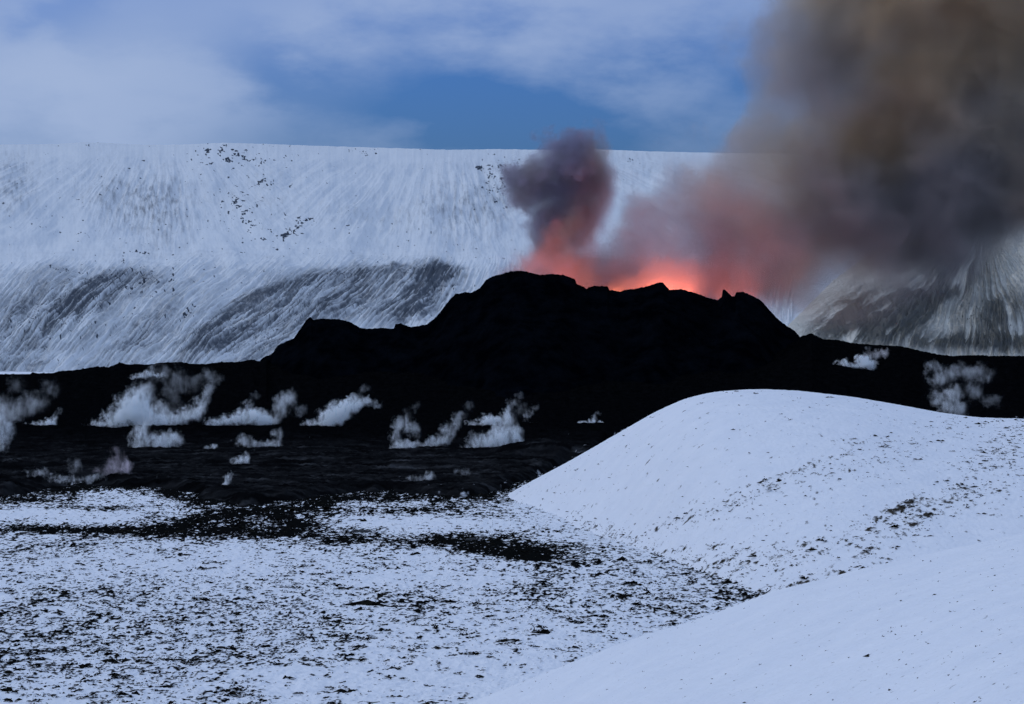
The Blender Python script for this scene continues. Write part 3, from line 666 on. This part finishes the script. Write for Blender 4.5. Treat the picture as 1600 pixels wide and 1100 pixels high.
def steam(label, Y, lobes, tau=3.0, npx=9, erode=.55, soft=.4, color=WHITE):
    lobes = list(lobes)
    if tau >= 2.4:      # each strong puff trails a thin torn wisp that drifts up and to the right
        t_ = min(lobes, key=lambda l: l[1] - l[3]); r_ = max(t_[3], 7)
        lobes += [(t_[0] + r_ * .6, t_[1] - r_ * .9, r_ * .9, r_ * .7, .18), (t_[0] + r_ * 1.5, t_[1] - r_ * 1.9, r_ * .9, r_ * .7, .08)]
    plume('steam_plume', label, 'steam plume', GS, Y, lobes, color, tau * 1.3, npx * 1.25, erode * 1.45, aniso=.0, warp=3.6, step=.28, detail=6, soft=soft * 1.9, rough=.68, low=.12, grow=1.28, tear=True)
steam('biggest white billow of steam, a tall puff behind the lava ledge at left', 840, [(212, 632, 34, 26), (196, 650, 34, 20), (168, 661, 32, 10), (228, 652, 26, 20), (150, 665, 20, 5), (250, 657, 30, 14)], 5, 9)
steam('long white steam bank on the ledge, its top swept up to the right', 850, [(275, 655, 34, 14), (300, 645, 24, 14), (315, 632, 16, 16, .6), (322, 618, 12, 14, .4), (250, 640, 22, 18, .5)], 3.2, 9)
steam('white steam in front of the ledge, directly below the tallest billow', 708, [(216, 690, 18, 18), (222, 672, 16, 20, .7), (252, 690, 26, 18), (272, 686, 20, 16), (245, 700, 40, 6)], 3.2, 8)
steam('long low white steam strip on the ledge with small peaks', 850, [(340, 660, 34, 8), (372, 655, 30, 12), (382, 642, 12, 12, .5), (402, 652, 26, 16), (418, 658, 18, 9)], 4, 8)
steam('thin blue wisp leaning up from the right end of the low steam strip', 860, [(430, 656, 16, 14, .8), (440, 636, 18, 20, .8), (452, 620, 18, 16, .6), (470, 640, 16, 14, .3)], 1.92, 10, .45)
steam('faint curved veil of steam under the low strip', 712, [(380, 688, 18, 12, .8), (402, 696, 26, 8, .8), (432, 682, 14, 20, 1.1), (426, 695, 20, 7, 1)], 1.68, 9, .45)
steam('tiny bright steam puff low on the ledge, second from the left edge', 850, [(64, 664, 26, 7), (80, 660, 11, 9), (50, 667, 14, 4)], 4, 6)
steam('upright steam column cut by the left edge of the picture', 680, [(-4, 668, 22, 22), (6, 690, 14, 18), (14, 672, 16, 18), (-12, 650, 26, 26)], 2.6, 9)
steam('broad faint smoke veil above the left edge column', 860, [(28, 640, 36, 22, .8), (54, 628, 30, 20, .7), (10, 645, 26, 22), (80, 606, 22, 18, .4)], .85, 12, .42)
steam('white plume leaning right with a ragged tail, left of the cone foot', 840, [(498, 662, 28, 9), (520, 652, 26, 18), (538, 640, 24, 18), (552, 632, 18, 13), (572, 628, 22, 8, .6), (590, 634, 12, 5, .4)], 3.8, 9)
steam('faint grey smoke curl high above the left steam, near the rim', 960, [(280, 590, 24, 24, .8), (268, 616, 18, 24, .7), (300, 600, 24, 18, .7), (326, 588, 22, 14, 1.0), (272, 640, 22, 20, .5)], .5, 13, .42)
steam('flat bright streak of steam close under the far left rim', 1100, [(222, 587, 20, 6), (234, 581, 9, 6), (248, 586, 16, 5), (210, 590, 10, 3)], 2.64, 6, .45)
steam('curling thin steam, left one of the pair before the cone', 720, [(626, 697, 18, 12, 1.2), (618, 680, 12, 18, .7), (628, 662, 18, 14, .6), (645, 696, 20, 9, 1.0), (648, 672, 14, 18, .3)], 2.40, 9, .45)
steam('slanting thin steam rising right, middle of the valley before the cone', 720, [(664, 698, 18, 8, 1.2), (684, 690, 20, 12, 1), (702, 674, 16, 18, .6), (714, 660, 12, 14, .4)], 2.40, 9, .45)
steam('thick white steam bank on a dark hump before the cone', 720, [(745, 697, 24, 10), (768, 690, 26, 18), (785, 676, 22, 20, .8), (806, 682, 18, 20), (800, 694, 24, 10), (740, 684, 14, 14, .4)], 3.6, 9)
steam('low white steam line behind the thick bank', 850, [(745, 662, 24, 6), (770, 658, 24, 10), (790, 655, 16, 12), (794, 640, 8, 12, .4), (760, 652, 12, 8, .6)], 3.4, 7)
steam('short thin steam streak right of the low steam line', 880, [(826, 663, 18, 4), (822, 655, 5, 10, .4), (842, 664, 10, 3)], 2.6, 6)
steam('farthest right small steam streak on the ledge beside the snow hill', 880, [(920, 662, 24, 4), (925, 659, 8, 5), (885, 663, 20, 2.6), (938, 661, 8, 4)], 3.4, 6)
steam('bright two-humped puff under the right rim', 1130, [(1322, 575, 26, 9), (1318, 568, 12, 9), (1296, 578, 18, 5), (1354, 568, 22, 11), (1345, 562, 10, 8), (1362, 572, 12, 7)], 5, 8)
steam('dim smoke wisp just above the two-humped puff', 1150, [(1368, 553, 20, 9, .8), (1384, 552, 10, 8, .5), (1355, 558, 10, 7, .8)], 1.35, 8, .42)
steam('brightest grey lower part of the smoke behind the right snow crest', 900, [(1484, 634, 22, 24, 1), (1466, 622, 18, 18, .6), (1490, 612, 20, 18, .7), (1500, 640, 18, 14)], 2.16, 10, .45)
steam('patchy thin smoke rising to the rim at the far right', 930, [(1470, 590, 24, 22, .9), (1500, 580, 26, 16, .6), (1536, 584, 26, 18, .6), (1520, 610, 24, 20, .5), (1460, 570, 16, 10, .6), (1550, 625, 22, 14, .4)], 1.35, 12, .42)
steam('lone small puff in the black lava below the blue wisp', 636, [(375, 721, 14, 8), (382, 718, 12, 8), (366, 719, 8, 5, .5)], 2.40, 8, .45)
steam('tiny upright puff near the front of the black lava', 548, [(356, 749, 8, 10), (352, 757, 8, 4), (360, 742, 6, 8, .5)], 1.92, 6, .45)
steam('pinkish thin smoke puff at left low on the lava', 588, [(198, 730, 14, 16, 1.2), (178, 728, 26, 16, .6), (185, 710, 16, 18, .3), (160, 738, 24, 8, .5)], 1.35, 10, .42, color=(.9, .82, .88))
steam('thin pale smoke trail along the lava front at far left', 566, [(60, 738, 22, 8), (85, 748, 24, 6), (120, 750, 34, 6), (118, 730, 14, 20, .4), (150, 745, 24, 6, .7)], 1.05, 9, .42)
steam('tiny faint puff between the ledge billow and the low veil', 706, [(325, 702, 12, 6), (335, 698, 8, 5)], 1.80, 6, .45)
steam('faint low smoke wisps in the lava before the thick bank', 568, [(655, 748, 26, 7, .8), (672, 744, 12, 12, 1), (725, 738, 16, 7, .5), (735, 759, 26, 3, .8)], 0.90, 8, .42)

# the eruption: two smoke plumes and the glow of lava inside the crater
plume('smoke_plume', 'tall dark purple smoke column over the left crater rim, its top ragged', 'smoke plume', None, 1290,
      [(872, 385, 90, 60, .5), (866, 440, 105, 50, .45), (884, 345, 84, 60, .8), (895, 300, 88, 62, 1.0), (862, 276, 80, 52, .8), (908, 262, 74, 58, .9), (830, 284, 50, 44, .55), (926, 226, 40, 44, .6), (882, 238, 60, 40, .7), (850, 320, 60, 50, .5)],
      (.40, .37, .48), 7.5, 56, .72, aniso=.1, warp=2.8, step=.2, detail=6, soft=.8, voxel=4, grow=1.25, vent=(850, 445, 6, 30, (.62, .54, .60)), rough=.62, low=.16, hue=((.44, .39, .38), 120))
plume('smoke_plume', 'huge brown-grey ash cloud drifting right from the glowing crater', 'smoke plume', None, 1330,
      [(1000, 425, 140, 90, .75), (890, 440, 130, 70, .55), (1060, 375, 120, 100, .7), (1040, 460, 150, 70, .9), (1150, 400, 130, 110, .75), (1200, 450, 110, 80, .5), (1120, 300, 120, 90, .30), (1010, 350, 100, 80, .25), (1210, 320, 140, 120, .55),
       (1300, 355, 150, 110, .6), (1400, 350, 150, 105, .75), (1500, 325, 140, 100, .75), (1600, 290, 130, 100, .7), (1700, 280, 130, 100, .7),
       (1230, 215, 120, 100, .45), (1170, 215, 100, 70, .30), (1350, 240, 160, 150, 1.1), (1490, 230, 170, 160, 1.1), (1640, 200, 160, 150, 1.0),
       (1340, 60, 150, 160, 1.0), (1240, 110, 100, 140, .5), (1180, 110, 80, 110, .22), (1480, 40, 180, 180, 1.1), (1650, 40, 180, 180, 1.1), (1370, -110, 180, 150, 1.0), (1570, -120, 210, 160, 1.0),
       (1310, 450, 130, 80, .09), (1430, 440, 150, 80, .10), (1560, 400, 130, 80, .07)],
      (.74, .62, .46), 10.5, 170, .42, aniso=.1, warp=1.7, step=.22, detail=5, soft=1.0, voxel=9, grow=1.25, vent=(1030, 450, 30, 90, (.50, .42, .47)), hue=((.56, .53, .53), 300))
def glow_lamp(px, py, Y, power, radius, col):
    d = bpy.data.lights.new('lava_glow', 'POINT'); d.energy = power; d.shadow_soft_size = radius; d.color = col
    o = bpy.data.objects.new('lava_glow', d); sc.collection.objects.link(o); o.location = world_at(px, py, Y)
for gx, gp, gc in ((855, 1.1e4, (1, .22, .13)), (895, .4e4, (1, .22, .14)), (960, 1.7e4, (1, .26, .09)), (1035, 4.5e4, (1, .23, .10)), (1075, 2.8e4, (1, .22, .12)), (1130, 2.2e4, (1, .22, .13)), (1170, 1.4e4, (1, .2, .15))):
    glow_lamp(gx, 462, 1282, gp * .85, 3, gc)
ld = bpy.data.lights.new('lava_glow', 'AREA'); ld.shape = 'RECTANGLE'; ld.size = 125; ld.size_y = 34; ld.energy = 1.5e4; ld.color = (1, .24, .13)
lo_ = bpy.data.objects.new('lava_glow', ld); sc.collection.objects.link(lo_); lo_.location = (66, 1282, 30); lo_.rotation_euler = (math.pi, 0, 0)
FIRE = plume('lava_fountain_glow', 'orange lava fountain glowing through the smoke behind the middle of the crater rim', 'lava fountain', None, 1288,
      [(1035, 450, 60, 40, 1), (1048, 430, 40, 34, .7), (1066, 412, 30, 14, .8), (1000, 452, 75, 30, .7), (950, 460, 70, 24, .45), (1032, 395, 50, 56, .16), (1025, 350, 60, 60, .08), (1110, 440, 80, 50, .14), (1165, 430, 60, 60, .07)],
      (.6, .5, .5), 1.6, 60, .30, aniso=0, warp=2.0, step=.3, detail=5, soft=1.1, voxel=1.2, grow=1.35, low=.06, fire=((1, .12, .085), .07))  # fountain core; the weak wide lobes paint scattered glow as emission
PINK_GLOW = plume('lava_fountain_glow', 'small pink fire glow at the foot of the dark smoke column', 'lava fountain', None, 1280,
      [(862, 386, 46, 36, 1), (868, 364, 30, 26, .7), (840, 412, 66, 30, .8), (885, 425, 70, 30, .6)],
      (.6, .5, .5), 1.1, 50, .35, aniso=0, warp=2.0, step=.3, detail=5, soft=1.1, voxel=1.2, grow=1.3, low=.08, fire=((1, .17, .13), .30))  # no second fountain: added emission paints pink glow on the smoke here
def lava_pool():
    m, nt, b = new_mat('molten_lava')
    n = noise(nt, .25, 5); cr = nt.nodes.new('ShaderNodeValToRGB'); nt.links.new(n.outputs[0], cr.inputs[0])
    cr.color_ramp.elements[0].position = .4; cr.color_ramp.elements[0].color = (.03, .002, 0, 1); cr.color_ramp.elements[1].position = .6; cr.color_ramp.elements[1].color = (1, .2, .02, 1)
    b.inputs['Base Color'].default_value = (.01, .01, .01, 1)
    nt.links.new(cr.outputs[0], b.inputs['Emission Color']); b.inputs['Emission Strength'].default_value = 5
    g = np.linspace(-1, 1, 60); A, B = np.meshgrid(g, g)
    k = np.maximum(np.abs(A), np.abs(B)) / np.maximum(np.hypot(A, B), 1e-6)
    X = A * k * 62 + 60; Y = B * k * 30 + 1278; Z = 27 + .5 * vnoise(X / 5, Y / 5, 700)
    o = grid_mesh('lava_pool', X, Y, Z, m); put(o, 'structure')
lava_pool()
